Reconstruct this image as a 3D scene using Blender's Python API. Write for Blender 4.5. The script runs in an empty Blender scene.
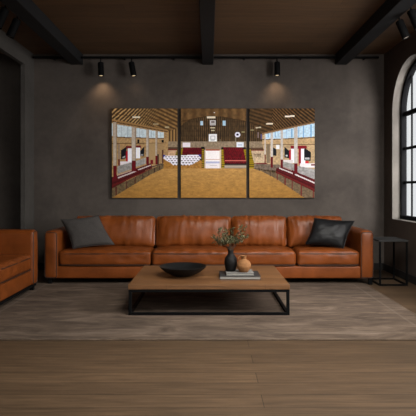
import bpy, bmesh, math, random
import numpy as np
from mathutils import Vector, Matrix, noise

scn = bpy.context.scene
COL = scn.collection

# ------------------------------------------------------------------ camera, world, lights, exposure
CAM_Z = 1.17
cam_d = bpy.data.cameras.new('camera')
cam = bpy.data.objects.new('camera', cam_d)
COL.objects.link(cam)
cam.location = (0, 0, CAM_Z)
cam.rotation_euler = (math.radians(90), 0, 0)
cam_d.sensor_width = 36
cam_d.lens = 490 / 416 * 36
cam_d.shift_x = -1 / 416
cam_d.shift_y = -20 / 416
scn.camera = cam

scn.view_settings.view_transform = 'Standard'
scn.view_settings.look = 'None'
scn.view_settings.exposure = 0.0
scn.view_settings.gamma = 1.0
scn.view_settings.use_curve_mapping = False

world = bpy.data.worlds.new('overcast_sky')
scn.world = world
world.use_nodes = True
wbg = world.node_tree.nodes['Background']
wbg.inputs['Color'].default_value = (0.97, 0.985, 1.0, 1)
wbg.inputs['Strength'].default_value = 0.86


def area_light(name, loc, target, sx, sy, power, col=(1, 1, 1), spread=180):
    l = bpy.data.lights.new(name, 'AREA')
    l.shape = 'RECTANGLE'
    l.size, l.size_y = sx, sy
    l.energy = power
    l.color = col
    l.spread = math.radians(spread)
    o = bpy.data.objects.new(name, l)
    COL.objects.link(o)
    o.location = loc
    d = Vector(target) - Vector(loc)
    o.rotation_euler = d.to_track_quat('-Z', 'Y').to_euler()
    return o


# fill lamps outside three added, unseen side windows, and outside the
# added window behind the camera; all serve to brighten the room
for wy, wp in ((4.07, 190), (2.07, 130), (0.07, 100)):
    area_light('window_daylight', (3.15, wy, 2.05), (1.0, 7.0, 0.9) if wy > 4 else (0.0, wy + 1.3, 0.9), 1.5, 2.3, wp, (1.0, 0.96, 0.93), 120 if wy > 4 else 180)
area_light('front_window_daylight', (0.6, -2.55, 2.0), (0.2, 6.5, 0.9), 3.6, 1.9, 45, (1.0, 0.95, 0.89), 130)
# fill lamp over the skylight, an unseen opening added to light from above
area_light('skylight_daylight', (1.0, 2.4, 3.44), (0.9, 2.75, 0), 2.0, 2.6, 370, (1.0, 0.95, 0.88))

# ------------------------------------------------------------------ helpers
F = 490.0


def px(x, y, D):
    """point at depth D on the ray of image point x, y"""
    return Vector(((x - 209) * D / F, D, CAM_Z - (y - 188) * D / F))


def srgb(r, g, b):
    def f(c):
        c /= 255
        return c / 12.92 if c <= 0.04045 else ((c + 0.055) / 1.055) ** 2.4
    return (f(r), f(g), f(b), 1)


def root(name, label, cat, loc=(0, 0, 0), group=None):
    o = bpy.data.objects.new(name, None)
    o.empty_display_size = 0.1
    COL.objects.link(o)
    o.location = loc
    o['label'] = label
    o['category'] = cat
    if group:
        o['group'] = group
    return o


def wloc(o):
    v = Vector((0, 0, 0))
    while o is not None:
        v += Vector(o.location)
        o = o.parent
    return v


def obj(name, bm, m, parent=None, smooth=True, origin=None, label=None):
    """link a bmesh given in world coordinates as one object"""
    base = wloc(parent) if parent else (Vector(origin) if origin is not None else Vector((0, 0, 0)))
    bmesh.ops.recalc_face_normals(bm, faces=bm.faces[:])
    bmesh.ops.translate(bm, verts=bm.verts[:], vec=-base)
    me = bpy.data.meshes.new(name)
    bm.to_mesh(me)
    bm.free()
    if smooth:
        me.polygons.foreach_set('use_smooth', [True] * len(me.polygons))
        if smooth != 'full':
            me.set_sharp_from_angle(angle=math.radians(38))
    me.materials.append(m)
    o = bpy.data.objects.new(name, me)
    COL.objects.link(o)
    if parent:
        o.parent = parent
    else:
        o.location = base
    if label:
        o['label'] = label
    return o


def tag(o, label, cat, group=None):
    o['label'] = label
    o['category'] = cat
    if group:
        o['group'] = group
    return o


def structure(o):
    o['kind'] = 'structure'
    return o


def box(bm, x0, x1, y0, y1, z0, z1, bev=0.0, seg=2):
    vs = [bm.verts.new((x, y, z)) for x in (x0, x1) for y in (y0, y1) for z in (z0, z1)]
    fs = []
    for q in ((0, 1, 3, 2), (4, 6, 7, 5), (0, 4, 5, 1), (2, 3, 7, 6), (0, 2, 6, 4), (1, 5, 7, 3)):
        fs.append(bm.faces.new([vs[i] for i in q]))
    if bev > 0:
        es = set(e for f in fs for e in f.edges)
        bmesh.ops.bevel(bm, geom=list(es), offset=bev, segments=seg, affect='EDGES', profile=0.5)


def tube(bm, pts, r, seg=8, caps=True):
    pts = [Vector(p) for p in pts]
    rad = r if isinstance(r, (list, tuple)) else [r] * len(pts)
    rings = []
    up = None
    for i, p in enumerate(pts):
        t = (pts[min(i + 1, len(pts) - 1)] - pts[max(i - 1, 0)])
        if t.length < 1e-9:
            t = Vector((0, 0, 1))
        t.normalize()
        if up is None:
            a = Vector((0, 0, 1)) if abs(t.z) < 0.9 else Vector((1, 0, 0))
            up = (a - t * a.dot(t)).normalized()
        else:
            up = (up - t * up.dot(t))
            up = up.normalized() if up.length > 1e-6 else t.orthogonal().normalized()
        s = t.cross(up)
        rings.append([bm.verts.new(p + (up * math.cos(2 * math.pi * k / seg) + s * math.sin(2 * math.pi * k / seg)) * rad[i]) for k in range(seg)])
    for a, b in zip(rings, rings[1:]):
        for k in range(seg):
            bm.faces.new((a[k], a[(k + 1) % seg], b[(k + 1) % seg], b[k]))
    if caps:
        bm.faces.new(rings[0][::-1])
        bm.faces.new(rings[-1])


def lathe(bm, c, prof, seg=40, closed=True):
    c = Vector(c)
    rings = []
    for r, z in prof:
        if r < 1e-6:
            rings.append([bm.verts.new(c + Vector((0, 0, z)))])
        else:
            rings.append([bm.verts.new(c + Vector((r * math.cos(2 * math.pi * k / seg), r * math.sin(2 * math.pi * k / seg), z))) for k in range(seg)])
    for a, b in zip(rings, rings[1:]):
        for k in range(seg):
            k2 = (k + 1) % seg
            if len(a) == 1 and len(b) == 1:
                continue
            if len(a) == 1:
                bm.faces.new((a[0], b[k], b[k2]))
            elif len(b) == 1:
                bm.faces.new((a[k], a[k2], b[0]))
            else:
                bm.faces.new((a[k], a[k2], b[k2], b[k]))


def edge_params(half, r, n):
    inner = list(np.linspace(-(half - r), half - r, n))
    e = [half - r * (1 - t) for t in (0.25, 0.5, 0.75, 1.0)]
    return [-v for v in reversed(e)] + inner + e


def soft_box(bm, c, size, r, n=(16, 10, 6), fn=None):
    """rounded box with a dense grid; fn(p, normal, unit) returns an offset for each vertex"""
    hx, hy, hz = size[0] / 2, size[1] / 2, size[2] / 2
    r = min(r, hx * .98, hy * .98, hz * .98)
    U = [edge_params(h, r, k) for h, k in zip((hx, hy, hz), n)]
    H = (hx, hy, hz)
    cache = {}
    c = Vector(c)

    def vert(p):
        key = tuple(round(v, 6) for v in p)
        if key in cache:
            return cache[key]
        q = Vector([max(-(H[i] - r), min(H[i] - r, p[i])) for i in range(3)])
        d = Vector(p) - q
        nrm = d.normalized()
        pos = q + nrm * r
        unit = Vector((pos.x / hx, pos.y / hy, pos.z / hz))
        if fn:
            pos = pos + fn(pos, nrm, unit)
        v = bm.verts.new(c + pos)
        cache[key] = v
        return v
    for ax in range(3):
        a, b = [(1, 2), (2, 0), (0, 1)][ax]
        for s in (-1, 1):
            A, B = U[a], U[b]
            for i in range(len(A) - 1):
                for j in range(len(B) - 1):
                    quad = []
                    for (ii, jj) in ((i, j), (i + 1, j), (i + 1, j + 1), (i, j + 1)):
                        p = [0, 0, 0]
                        p[ax] = s * H[ax]
                        p[a] = A[ii]
                        p[b] = B[jj]
                        quad.append(vert(p))
                    if len(set(quad)) == 4:
                        bm.faces.new(quad if s > 0 else quad[::-1])


# ------------------------------------------------------------------ materials
def mat(name, base, rough=0.6, metal=0.0, spec=0.5):
    m = bpy.data.materials.new(name)
    m.use_nodes = True
    b = m.node_tree.nodes['Principled BSDF']
    b.inputs['Base Color'].default_value = base
    b.inputs['Roughness'].default_value = rough
    b.inputs['Metallic'].default_value = metal
    b.inputs['Specular IOR Level'].default_value = spec
    return m


def nodes(m):
    return m.node_tree.nodes, m.node_tree.links, m.node_tree.nodes['Principled BSDF']


def coords(m, scale=(1, 1, 1), world_space=False):
    N, L, B = nodes(m)
    t = N.new('ShaderNodeTexCoord')
    mp = N.new('ShaderNodeMapping')
    mp.inputs['Scale'].default_value = scale
    if world_space:
        g = N.new('ShaderNodeNewGeometry')
        L.new(g.outputs['Position'], mp.inputs['Vector'])
    else:
        L.new(t.outputs['Object'], mp.inputs['Vector'])
    return mp.outputs['Vector']


def noise_tex(m, vec, scale, detail=5, rough=0.55, dist=0.0):
    N, L, B = nodes(m)
    n = N.new('ShaderNodeTexNoise')
    n.inputs['Scale'].default_value = scale
    n.inputs['Detail'].default_value = detail
    n.inputs['Roughness'].default_value = rough
    n.inputs['Distortion'].default_value = dist
    L.new(vec, n.inputs['Vector'])
    return n.outputs['Fac']


def ramp(m, fac, stops):
    N, L, B = nodes(m)
    r = N.new('ShaderNodeValToRGB')
    el = r.color_ramp.elements
    while len(el) < len(stops):
        el.new(0.5)
    for e, (p, c) in zip(el, stops):
        e.position = p
        e.color = c
    L.new(fac, r.inputs['Fac'])
    return r.outputs['Color']


def mix(m, fac, a, b, mode='MIX'):
    N, L, B = nodes(m)
    x = N.new('ShaderNodeMix')
    x.data_type = 'RGBA'
    x.blend_type = mode
    for sock, v in ((x.inputs['Factor'], fac), (x.inputs['A'], a), (x.inputs['B'], b)):
        if isinstance(v, (int, float)):
            sock.default_value = v
        elif isinstance(v, tuple):
            sock.default_value = v
        else:
            L.new(v, sock)
    return x.outputs['Result']


def bump(m, height, strength=0.2, dist=0.01):
    N, L, B = nodes(m)
    b = N.new('ShaderNodeBump')
    b.inputs['Strength'].default_value = strength
    b.inputs['Distance'].default_value = dist
    L.new(height, b.inputs['Height'])
    L.new(b.outputs['Normal'], B.inputs['Normal'])


def setcol(m, c):
    N, L, B = nodes(m)
    L.new(c, B.inputs['Base Color'])


def scale_rgb(c, k):
    return (c[0] * k, c[1] * k, c[2] * k, 1)


def plaster(name, c, var=0.35, rough=0.85):
    m = mat(name, c, rough, spec=0.25)
    v = coords(m, world_space=True)
    n1 = noise_tex(m, v, 1.6, 7, 0.6, 0.4)
    n2 = noise_tex(m, v, 14, 5, 0.6)
    col = ramp(m, n1, [(0.3, scale_rgb(c, 1 - var)), (0.7, scale_rgb(c, 1 + var))])
    col2 = ramp(m, n2, [(0.3, (0.93, 0.93, 0.93, 1)), (0.7, (1.06, 1.06, 1.06, 1))])
    setcol(m, mix(m, 1.0, col, col2, 'MULTIPLY'))
    bump(m, n2, 0.08, 0.003)
    return m


def planks(name, c, width, length, axis='x', rough=0.5, var=0.3, gap=0.35, grain=0.35, spec=0.4):
    """boards running along x with procedural seams and grain"""
    m = mat(name, c, rough, spec=spec)
    N, L, B = nodes(m)
    v = coords(m, world_space=True)
    v.node.inputs['Location'].default_value = (-2.7, 0.03, 0)
    br = N.new('ShaderNodeTexBrick')
    br.offset = 0.37
    br.inputs['Scale'].default_value = 1
    br.inputs['Mortar Size'].default_value = 0.003
    br.inputs['Mortar Smooth'].default_value = 0.3
    br.inputs['Brick Width'].default_value = length
    br.inputs['Row Height'].default_value = width
    br.inputs['Color1'].default_value = scale_rgb(c, 1 - var)
    br.inputs['Color2'].default_value = scale_rgb(c, 1 + var)
    br.inputs['Mortar'].default_value = scale_rgb(c, gap)
    L.new(v, br.inputs['Vector'])
    v2 = coords(m, (1.2, 22, 22), world_space=True)
    g = noise_tex(m, v2, 2.0, 6, 0.65, 0.6)
    gc = ramp(m, g, [(0.25, (1 - grain, 1 - grain, 1 - grain, 1)), (0.75, (1 + grain, 1 + grain, 1 + grain, 1))])
    setcol(m, mix(m, 1.0, br.outputs['Color'], gc, 'MULTIPLY'))
    bump(m, g, 0.1, 0.003)
    return m


def leather(name, c, rough=0.42, spec=0.5, var=0.28, bmp=0.3):
    m = mat(name, c, rough, spec=spec)
    N, L, B = nodes(m)
    v = coords(m, world_space=True)
    n1 = noise_tex(m, v, 5, 6, 0.62, 0.5)
    col = ramp(m, n1, [(0.28, scale_rgb(c, 1 - var)), (0.55, c), (0.78, scale_rgb(c, 1 + var))])
    setcol(m, col)
    vo = N.new('ShaderNodeTexVoronoi')
    vo.inputs['Scale'].default_value = 160
    L.new(v, vo.inputs['Vector'])
    n2 = noise_tex(m, v, 22, 4, 0.6, 0.8)
    mm = N.new('ShaderNodeMath')
    mm.operation = 'MULTIPLY_ADD'
    mm.inputs[1].default_value = 0.25
    L.new(vo.outputs['Distance'], mm.inputs[0])
    L.new(n2, mm.inputs[2])
    bump(m, mm.outputs[0], bmp, 0.004)
    rr = N.new('ShaderNodeMapRange')
    rr.inputs['To Min'].default_value = rough - 0.08
    rr.inputs['To Max'].default_value = rough + 0.12
    L.new(n1, rr.inputs['Value'])
    L.new(rr.outputs['Result'], B.inputs['Roughness'])
    return m


def fabric(name, c, sc=260, var=0.25):
    m = mat(name, c, 0.95, spec=0.15)
    v = coords(m, world_space=True)
    n = noise_tex(m, v, sc, 2, 0.5)
    n1 = noise_tex(m, v, 9, 4, 0.6)
    a = ramp(m, n, [(0.3, scale_rgb(c, 1 - var)), (0.7, scale_rgb(c, 1 + var))])
    b = ramp(m, n1, [(0.3, (.88, .88, .88, 1)), (0.7, (1.1, 1.1, 1.1, 1))])
    setcol(m, mix(m, 1.0, a, b, 'MULTIPLY'))
    bump(m, n, 0.25, 0.002)
    return m


def metal_black(name, c=(0.012, 0.012, 0.013, 1), rough=0.5, spec=0.4):
    m = mat(name, c, rough, spec=spec)
    v = coords(m, world_space=True)
    n = noise_tex(m, v, 30, 3)
    setcol(m, ramp(m, n, [(0.3, scale_rgb(c, 0.8)), (0.7, scale_rgb(c, 1.2))]))
    return m


M = {}
M['wall'] = plaster('dark_plaster', (0.072, 0.060, 0.052, 1), 0.28)
M['wall_right'] = plaster('umber_plaster', (0.0617, 0.0451, 0.0356, 1), 0.25)
M['wall_pale'] = plaster('grey_plaster_side', (0.0630, 0.0577, 0.0525, 1), 0.2)
M['reveal'] = plaster('pale_concrete', (0.2160, 0.1980, 0.1800, 1), 0.18)
M['ceiling'] = planks('ceiling_boards', (0.0920, 0.0496, 0.0224, 1), 0.19, 3.6, rough=0.6, var=0.14, gap=0.6, grain=0.35)
M['floor'] = planks('floor_boards', (0.0761, 0.0465, 0.0254, 1), 0.165, 6.5, rough=0.5, var=0.16, gap=0.28, grain=0.55)
M['skirt'] = metal_black('dark_skirting_paint', (0.012, 0.010, 0.009, 1), 0.7)
M['beam'] = metal_black('black_steel_beam', (0.012, 0.012, 0.013, 1), 0.75, 0.2)
M['black'] = metal_black('black_powder_coat', (0.004, 0.004, 0.0042, 1), 0.65, 0.05)
M['sidetop'] = metal_black('dark_table_steel', (0.022, 0.022, 0.022, 1), 0.6, 0.3)
M['frame'] = metal_black('black_window_steel', (0.010, 0.010, 0.011, 1), 0.85, 0.05)
M['leather'] = leather('cognac_leather', (0.150, 0.0375, 0.0070, 1), 0.36, 0.26, var=0.34)
M['piping'] = mat('dark_piping', (0.018, 0.007, 0.003, 1), 0.6)
M['blackleather'] = leather('black_leather', (0.006, 0.006, 0.0065, 1), 0.40, 0.16, bmp=0.12)
M['grey'] = fabric('charcoal_linen', (0.047, 0.0425, 0.040, 1))
M['bowl'] = metal_black('black_stoneware', (0.007, 0.007, 0.0072, 1), 0.5, 0.16)
M['vase'] = metal_black('matte_black_ceramic', (0.007, 0.0065, 0.0065, 1), 0.6, 0.14)
M['cover'] = metal_black('dark_book_cloth', (0.020, 0.020, 0.021, 1), 0.7, 0.3)
M['inner'] = mat('lamp_interior', (0.05, 0.045, 0.04, 1), 0.5)

m = mat('terracotta', (0.2232, 0.1042, 0.0401, 1), 0.8, spec=0.2)
v = coords(m, world_space=True)
n = noise_tex(m, v, 45, 5, 0.6)
setcol(m, ramp(m, n, [(0.3, (0.1736, 0.0764, 0.0279, 1)), (0.7, (0.2604, 0.1250, 0.0502, 1))]))
bump(m, n, 0.15, 0.003)
M['terracotta'] = m

m = mat('book_pages', (0.40, 0.38, 0.35, 1), 0.9, spec=0.1)
v = coords(m, (1, 1, 500), world_space=True)
setcol(m, ramp(m, noise_tex(m, v, 1.0, 2), [(0.35, (0.1320, 0.1260, 0.1140, 1)), (0.65, (0.3000, 0.2880, 0.2640, 1))]))
M['pages'] = m
m = mat('pale_book_cloth', (0.30, 0.29, 0.275, 1), 0.85, spec=0.2)
v = coords(m, world_space=True)
setcol(m, ramp(m, noise_tex(m, v, 200, 2), [(0.3, (0.1500, 0.1440, 0.1380, 1)), (0.7, (0.2100, 0.2040, 0.1920, 1))]))
M['palebook'] = m

# table top: oak boards running across
m = mat('oak_table_top', (0.25, 0.12, 0.055, 1), 0.5, spec=0.4)
N_, L_, B_ = nodes(m)
v = coords(m, world_space=True)
br = N_.new('ShaderNodeTexBrick')
br.offset = 0.43
br.inputs['Scale'].default_value = 1
br.inputs['Mortar Size'].default_value = 0.0012
br.inputs['Brick Width'].default_value = 0.9
br.inputs['Row Height'].default_value = 0.145
br.inputs['Color1'].default_value = (0.1024, 0.0451, 0.0159, 1)
br.inputs['Color2'].default_value = (0.1500, 0.0700, 0.0251, 1)
br.inputs['Mortar'].default_value = (0.0597, 0.0265, 0.0092, 1)
L_.new(v, br.inputs['Vector'])
v2 = coords(m, (1.6, 26, 26), world_space=True)
g = noise_tex(m, v2, 2.2, 6, 0.65, 0.7)
gc = ramp(m, g, [(0.25, (.55, .55, .55, 1)), (0.75, (1.4, 1.36, 1.32, 1))])
setcol(m, mix(m, 1.0, br.outputs['Color'], gc, 'MULTIPLY'))
bump(m, g, 0.08, 0.002)
M['oak'] = m

# rug: worn, streaked grey-brown pile
m = mat('worn_woven_rug', (0.11, 0.09, 0.075, 1), 0.95, spec=0.08)
v = coords(m, (1.0, 3.2, 1), world_space=True)
n1 = noise_tex(m, v, 2.1, 7, 0.68, 0.8)
v2 = coords(m, (3, 60, 1), world_space=True)
n2 = noise_tex(m, v2, 1.6, 4, 0.6)
v3 = coords(m, (1, 1, 1), world_space=True)
n3 = noise_tex(m, v3, 1.1, 4, 0.5, 0.3)
a = ramp(m, n1, [(0.28, (0.0473, 0.0347, 0.0263, 1)), (0.52, (0.0955, 0.0702, 0.0540, 1)), (0.75, (0.1709, 0.1288, 0.1006, 1))])
b = ramp(m, n2, [(0.3, (.74, .74, .74, 1)), (0.7, (1.25, 1.25, 1.25, 1))])
c3 = ramp(m, n3, [(0.3, (.80, .80, .80, 1)), (0.7, (1.18, 1.16, 1.12, 1))])
N_, L_, B_ = nodes(m)


def mth(op, a_, b_=None):
    q = N_.new('ShaderNodeMath')
    q.operation = op
    for i_, v_ in enumerate((a_, b_)):
        if v_ is None:
            continue
        if isinstance(v_, (int, float)):
            q.inputs[i_].default_value = v_
        else:
            L_.new(v_, q.inputs[i_])
    return q.outputs[0]


# a woven border line set in from the rug's edge
sep = N_.new('ShaderNodeSeparateXYZ')
tco = N_.new('ShaderNodeTexCoord')
L_.new(tco.outputs['Object'], sep.inputs[0])
dx_ = mth('SUBTRACT', 2.01, mth('ABSOLUTE', sep.outputs['X']))
dy_ = mth('SUBTRACT', 1.15, mth('ABSOLUTE', sep.outputs['Y']))
dm = mth('MINIMUM', dx_, dy_)
band = mth('MULTIPLY', mth('LESS_THAN', mth('ABSOLUTE', mth('SUBTRACT', dm, 0.16)), 0.012), 0.11)
rc = mix(m, 1.0, mix(m, 1.0, a, b, 'MULTIPLY'), c3, 'MULTIPLY')
setcol(m, mix(m, band, rc, (0.26, 0.22, 0.185, 1)))
bump(m, n2, 0.3, 0.004)
M['rug'] = m

m = mat('olive_leaf', (0.07, 0.085, 0.04, 1), 0.6, spec=0.3)
v = coords(m, world_space=True)
setcol(m, ramp(m, noise_tex(m, v, 38, 3), [(0.3, (0.040, 0.046, 0.018, 1)), (0.7, (0.135, 0.130, 0.066, 1))]))
M['leaf'] = m
m = mat('twig_bark', (0.05, 0.032, 0.02, 1), 0.8, spec=0.2)
v = coords(m, world_space=True)
setcol(m, ramp(m, noise_tex(m, v, 60, 3), [(0.3, (0.035, 0.022, 0.014, 1)), (0.7, (0.07, 0.045, 0.03, 1))]))
M['twig'] = m

# thin clear glass
m = bpy.data.materials.new('window_glass')
m.use_nodes = True
nt = m.node_tree
nt.nodes.clear()
o_ = nt.nodes.new('ShaderNodeOutputMaterial')
mx = nt.nodes.new('ShaderNodeMixShader')
tr = nt.nodes.new('ShaderNodeBsdfTransparent')
gl = nt.nodes.new('ShaderNodeBsdfGlossy')
lw = nt.nodes.new('ShaderNodeLayerWeight')
pw_ = nt.nodes.new('ShaderNodeMath')
pw_.operation = 'POWER'
pw_.inputs[1].default_value = 5
fr = nt.nodes.new('ShaderNodeMath')
fr.operation = 'MULTIPLY_ADD'
fr.inputs[1].default_value = 0.5
fr.inputs[2].default_value = 0.04
nt.links.new(lw.outputs['Facing'], pw_.inputs[0])
nt.links.new(pw_.outputs[0], fr.inputs[0])
tr.inputs['Color'].default_value = (0.97, 0.98, 0.98, 1)
gl.inputs['Roughness'].default_value = 0.02
nt.links.new(fr.outputs[0], mx.inputs[0])
nt.links.new(tr.outputs[0], mx.inputs[1])
nt.links.new(gl.outputs[0], mx.inputs[2])
nt.links.new(mx.outputs[0], o_.inputs['Surface'])
M['glass'] = m


def emit(name, c, s):
    m = mat(name, (0.02, 0.02, 0.02, 1), 0.4)
    b = m.node_tree.nodes['Principled BSDF']
    b.inputs['Emission Color'].default_value = c
    b.inputs['Emission Strength'].default_value = s
    return m


M['bulb'] = emit('warm_lamp_lens', (1.0, 0.72, 0.42, 1), 0.9)
M['bulb_dim'] = emit('dimmed_lamp_lens', (1.0, 0.80, 0.6, 1), 0.25)

# ------------------------------------------------------------------ room shell
XR, XL, YB, ZC = 2.5, -2.5, 7.0, 3.08
YF = -2.2
XA = -4.6          # far side of the recess on the left
TH = 0.18
Y_OPEN0, Y_OPEN1 = 3.1, 6.66
Z_HEAD = 2.85

bm = bmesh.new(); box(bm, XA - .2, XR + TH, YF - .2, YB + .2, -0.12, 0.0)
structure(obj('floor', bm, M['floor'], smooth=False))
SKX0, SKX1, SKY0, SKY1 = 0.1, 2.0, 1.1, 3.7  # ceiling hole for the added skylight
bm = bmesh.new()
box(bm, XA - .2, XR + TH, YF - .2, SKY0, ZC, ZC + 0.12)
box(bm, XA - .2, XR + TH, SKY1, YB + .2, ZC, ZC + 0.12)
box(bm, XA - .2, SKX0, SKY0, SKY1, ZC, ZC + 0.12)
box(bm, SKX1, XR + TH, SKY0, SKY1, ZC, ZC + 0.12)
structure(obj('ceiling', bm, M['ceiling'], smooth=False))
bm = bmesh.new(); box(bm, XA - .2, XR + TH, YB, YB + .2, 0, ZC)
structure(obj('wall_back', bm, M['wall'], smooth=False))
bm = bmesh.new()
box(bm, XL - .06, XL, YF, Y_OPEN0, 0, ZC)
box(bm, XL - .06, XL, Y_OPEN1, YB, 0, ZC)
box(bm, XL - .06, XL, Y_OPEN0, Y_OPEN1, Z_HEAD, ZC)
structure(obj('wall_left', bm, M['wall_pale'], smooth=False))
bm = bmesh.new(); box(bm, XA - .2, XA, YF, YB, 0, ZC)
structure(obj('wall_recess', bm, M['wall'], smooth=False))

# right wall with four arched openings; the three nearest, unseen, are added for light
R_W, Z_SP, Z_SILL = 0.615, 2.19, 0.75
WIN_Y = (6.065, 4.065, 2.065, 0.065)


def arch_pts(yc, r, n=28, zs=Z_SILL, zsp=Z_SP):
    """closed outline of an arched opening, from near sill corner over the arch to the far one"""
    pts = [(yc - r, zs), (yc - r, zsp)]
    for i in range(1, n):
        a = math.pi * (1 - i / n)
        pts.append((yc + r * math.cos(a), zsp + r * math.sin(a)))
    pts += [(yc + r, zsp), (yc + r, zs)]
    return pts


bm = bmesh.new()


def quad_yz(x, y0, y1, z00, z01, z10, z11):
    a = [bm.verts.new((x, y0, z00)), bm.verts.new((x, y1, z10)), bm.verts.new((x, y1, z11)), bm.verts.new((x, y0, z01))]
    bm.faces.new(a)


for X in (XR, XR + TH):
    edges = [YF]
    for yc in reversed(WIN_Y):
        edges += [yc - R_W, yc + R_W]
    edges.append(YB)
    for i in range(0, len(edges), 2):
        quad_yz(X, edges[i], edges[i + 1], 0, ZC, 0, ZC)
    for yc in WIN_Y:
        quad_yz(X, yc - R_W, yc + R_W, 0, Z_SILL, 0, Z_SILL)
        P = arch_pts(yc, R_W)[1:-1]
        for (ya, za), (yb, zb) in zip(P, P[1:]):
            quad_yz(X, ya, yb, za, ZC, zb, ZC)
bmesh.ops.remove_doubles(bm, verts=bm.verts[:], dist=1e-5)
structure(obj('wall_right', bm, M['wall_right'], smooth=False))

# wall behind the camera with a wide window opening added for fill light
bm = bmesh.new()
box(bm, XA - .2, -1.6, YF - .2, YF, 0, ZC)
box(bm, 2.3, XR + TH, YF - .2, YF, 0, ZC)
box(bm, -1.6, 2.3, YF - .2, YF, 0, 0.9)
box(bm, -1.6, 2.3, YF - .2, YF, 2.85, ZC)
structure(obj('wall_front', bm, M['wall'], smooth=False))


def extrude_ring(bm, outer, inner, x0, x1):
    n = len(outer)
    V = [[bm.verts.new((x, p[0], p[1])) for p in poly] for x in (x0, x1) for poly in (outer, inner)]
    for i in range(n):
        j = (i + 1) % n
        bm.faces.new((V[0][i], V[0][j], V[1][j], V[1][i]))
        bm.faces.new((V[2][i], V[3][i], V[3][j], V[2][j]))
        bm.faces.new((V[0][i], V[2][i], V[2][j], V[0][j]))
        bm.faces.new((V[1][i], V[1][j], V[3][j], V[3][i]))


def window(num, yc):
    r = bpy.data.objects.new('window_%d' % num, None)
    COL.objects.link(r)
    r.location = (XR, yc, Z_SILL)
    structure(r)
    # plaster reveal lining the hole
    bm = bmesh.new()
    P = arch_pts(yc, R_W)
    n = len(P)
    A = [bm.verts.new((XR - 0.001, p[0], p[1])) for p in P]
    Bv = [bm.verts.new((XR + TH, p[0], p[1])) for p in P]
    for i in range(n):
        j = (i + 1) % n
        bm.faces.new((A[i], A[j], Bv[j], Bv[i]))
    obj('window_reveal', bm, M['reveal'], r, smooth=True)
    # steel frame
    bm = bmesh.new()
    x0, x1 = XR + 0.105, XR + 0.175
    extrude_ring(bm, arch_pts(yc, R_W - 0.001, zs=Z_SILL + 0.001), arch_pts(yc, R_W - 0.05, zs=Z_SILL + 0.05), x0, x1)
    obj('window_frame', bm, M['frame'], r, smooth=False)
    # glazing bars
    bm = bmesh.new()
    ri = R_W - 0.052
    for z, h in ((2.165, 0.055), (1.70, 0.032), (1.245, 0.032)):
        box(bm, x1 - 0.045, x1 - 0.005, yc - ri, yc + ri, z - h / 2, z + h / 2)
    for k in (-1.5, -0.5, 0.5, 1.5):
        y = yc + k * 0.222
        top = Z_SP + math.sqrt(ri * ri - (y - yc) ** 2)
        box(bm, x1 - 0.034, x1 - 0.016, y - 0.010, y + 0.010, Z_SILL + 0.04, top)
    obj('glazing_bars', bm, M['frame'], r, smooth=False)
    bm = bmesh.new()
    extr = arch_pts(yc, R_W - 0.045, zs=Z_SILL + 0.045)
    for xx in (x1 - 0.025,):
        bm.faces.new([bm.verts.new((xx, p[0], p[1])) for p in extr])
    obj('pane', bm, M['glass'], r, smooth=False)


for i, yc in enumerate(WIN_Y):
    window(i + 1, yc)

# unseen window behind the camera, added to let in fill light
r = bpy.data.objects.new('window_5', None)
COL.objects.link(r)
r.location = (0.35, YF - .1, 0.9)
structure(r)
bm = bmesh.new()
for k in range(6):
    x = -1.6 + 3.9 * k / 5
    box(bm, max(-1.6, x - .03), min(2.3, x + .03), YF - .13, YF - .07, 0.9, 2.85)
box(bm, -1.6, 2.3, YF - .13, YF - .07, 0.9, 0.96)
box(bm, -1.6, 2.3, YF - .13, YF - .07, 2.79, 2.85)
obj('window_frame', bm, M['frame'], r, smooth=False)
bm = bmesh.new(); box(bm, -1.6, 2.3, YF - .103, YF - .097, 0.93, 2.82)
obj('pane', bm, M['glass'], r, smooth=False)

# unseen skylight, added in the near ceiling to brighten the room
r = bpy.data.objects.new('window_6', None)
COL.objects.link(r)
r.location = ((SKX0 + SKX1) / 2, (SKY0 + SKY1) / 2, ZC)
structure(r)
bm = bmesh.new()
for k in range(5):
    x = SKX0 + (SKX1 - SKX0) * k / 4
    box(bm, max(SKX0, x - .025), min(SKX1, x + .025), SKY0, SKY1, ZC + .05, ZC + .11)
for y in (SKY0, SKY1 - .05):
    box(bm, SKX0, SKX1, y, y + .05, ZC + .05, ZC + .11)
obj('window_frame', bm, M['frame'], r, smooth=False)
bm = bmesh.new(); box(bm, SKX0, SKX1, SKY0, SKY1, ZC + .084, ZC + .09)
obj('pane', bm, M['glass'], r, smooth=False)

# baseboards
bm = bmesh.new(); box(bm, XR - 0.016, XR, YF, YB, 0, 0.10, 0.004)
structure(obj('baseboard_right', bm, M['skirt'], smooth=False))
bm = bmesh.new(); box(bm, XL, XR - 0.016, YB - 0.016, YB, 0, 0.10, 0.004)
structure(obj('baseboard_back', bm, M['skirt'], smooth=False))

# steel ceiling beams
for i, (x0, x1) in enumerate(((-1.97, -1.80), (-0.095, 0.06), (1.80, 1.97))):
    bm = bmesh.new(); box(bm, x0, x1, YF, YB, 2.93, ZC, 0.004, 1)
    structure(obj('trim_%d' % (i + 1), bm, M['beam'], smooth=False))

# ------------------------------------------------------------------ rug
bm = bmesh.new()
RX0, RX1, RY0, RY1, RZ = -2.12, 1.90, 3.76, 6.06, 0.010
soft_box(bm, ((RX0 + RX1) / 2, (RY0 + RY1) / 2, RZ / 2), (RX1 - RX0, RY1 - RY0, RZ), 0.004, (60, 36, 2))
rug = obj('area_rug', bm, M['rug'], origin=((RX0 + RX1) / 2, (RY0 + RY1) / 2, 0))
tag(rug, 'large worn grey-brown woven rug under the wooden coffee table', 'rug')


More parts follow.
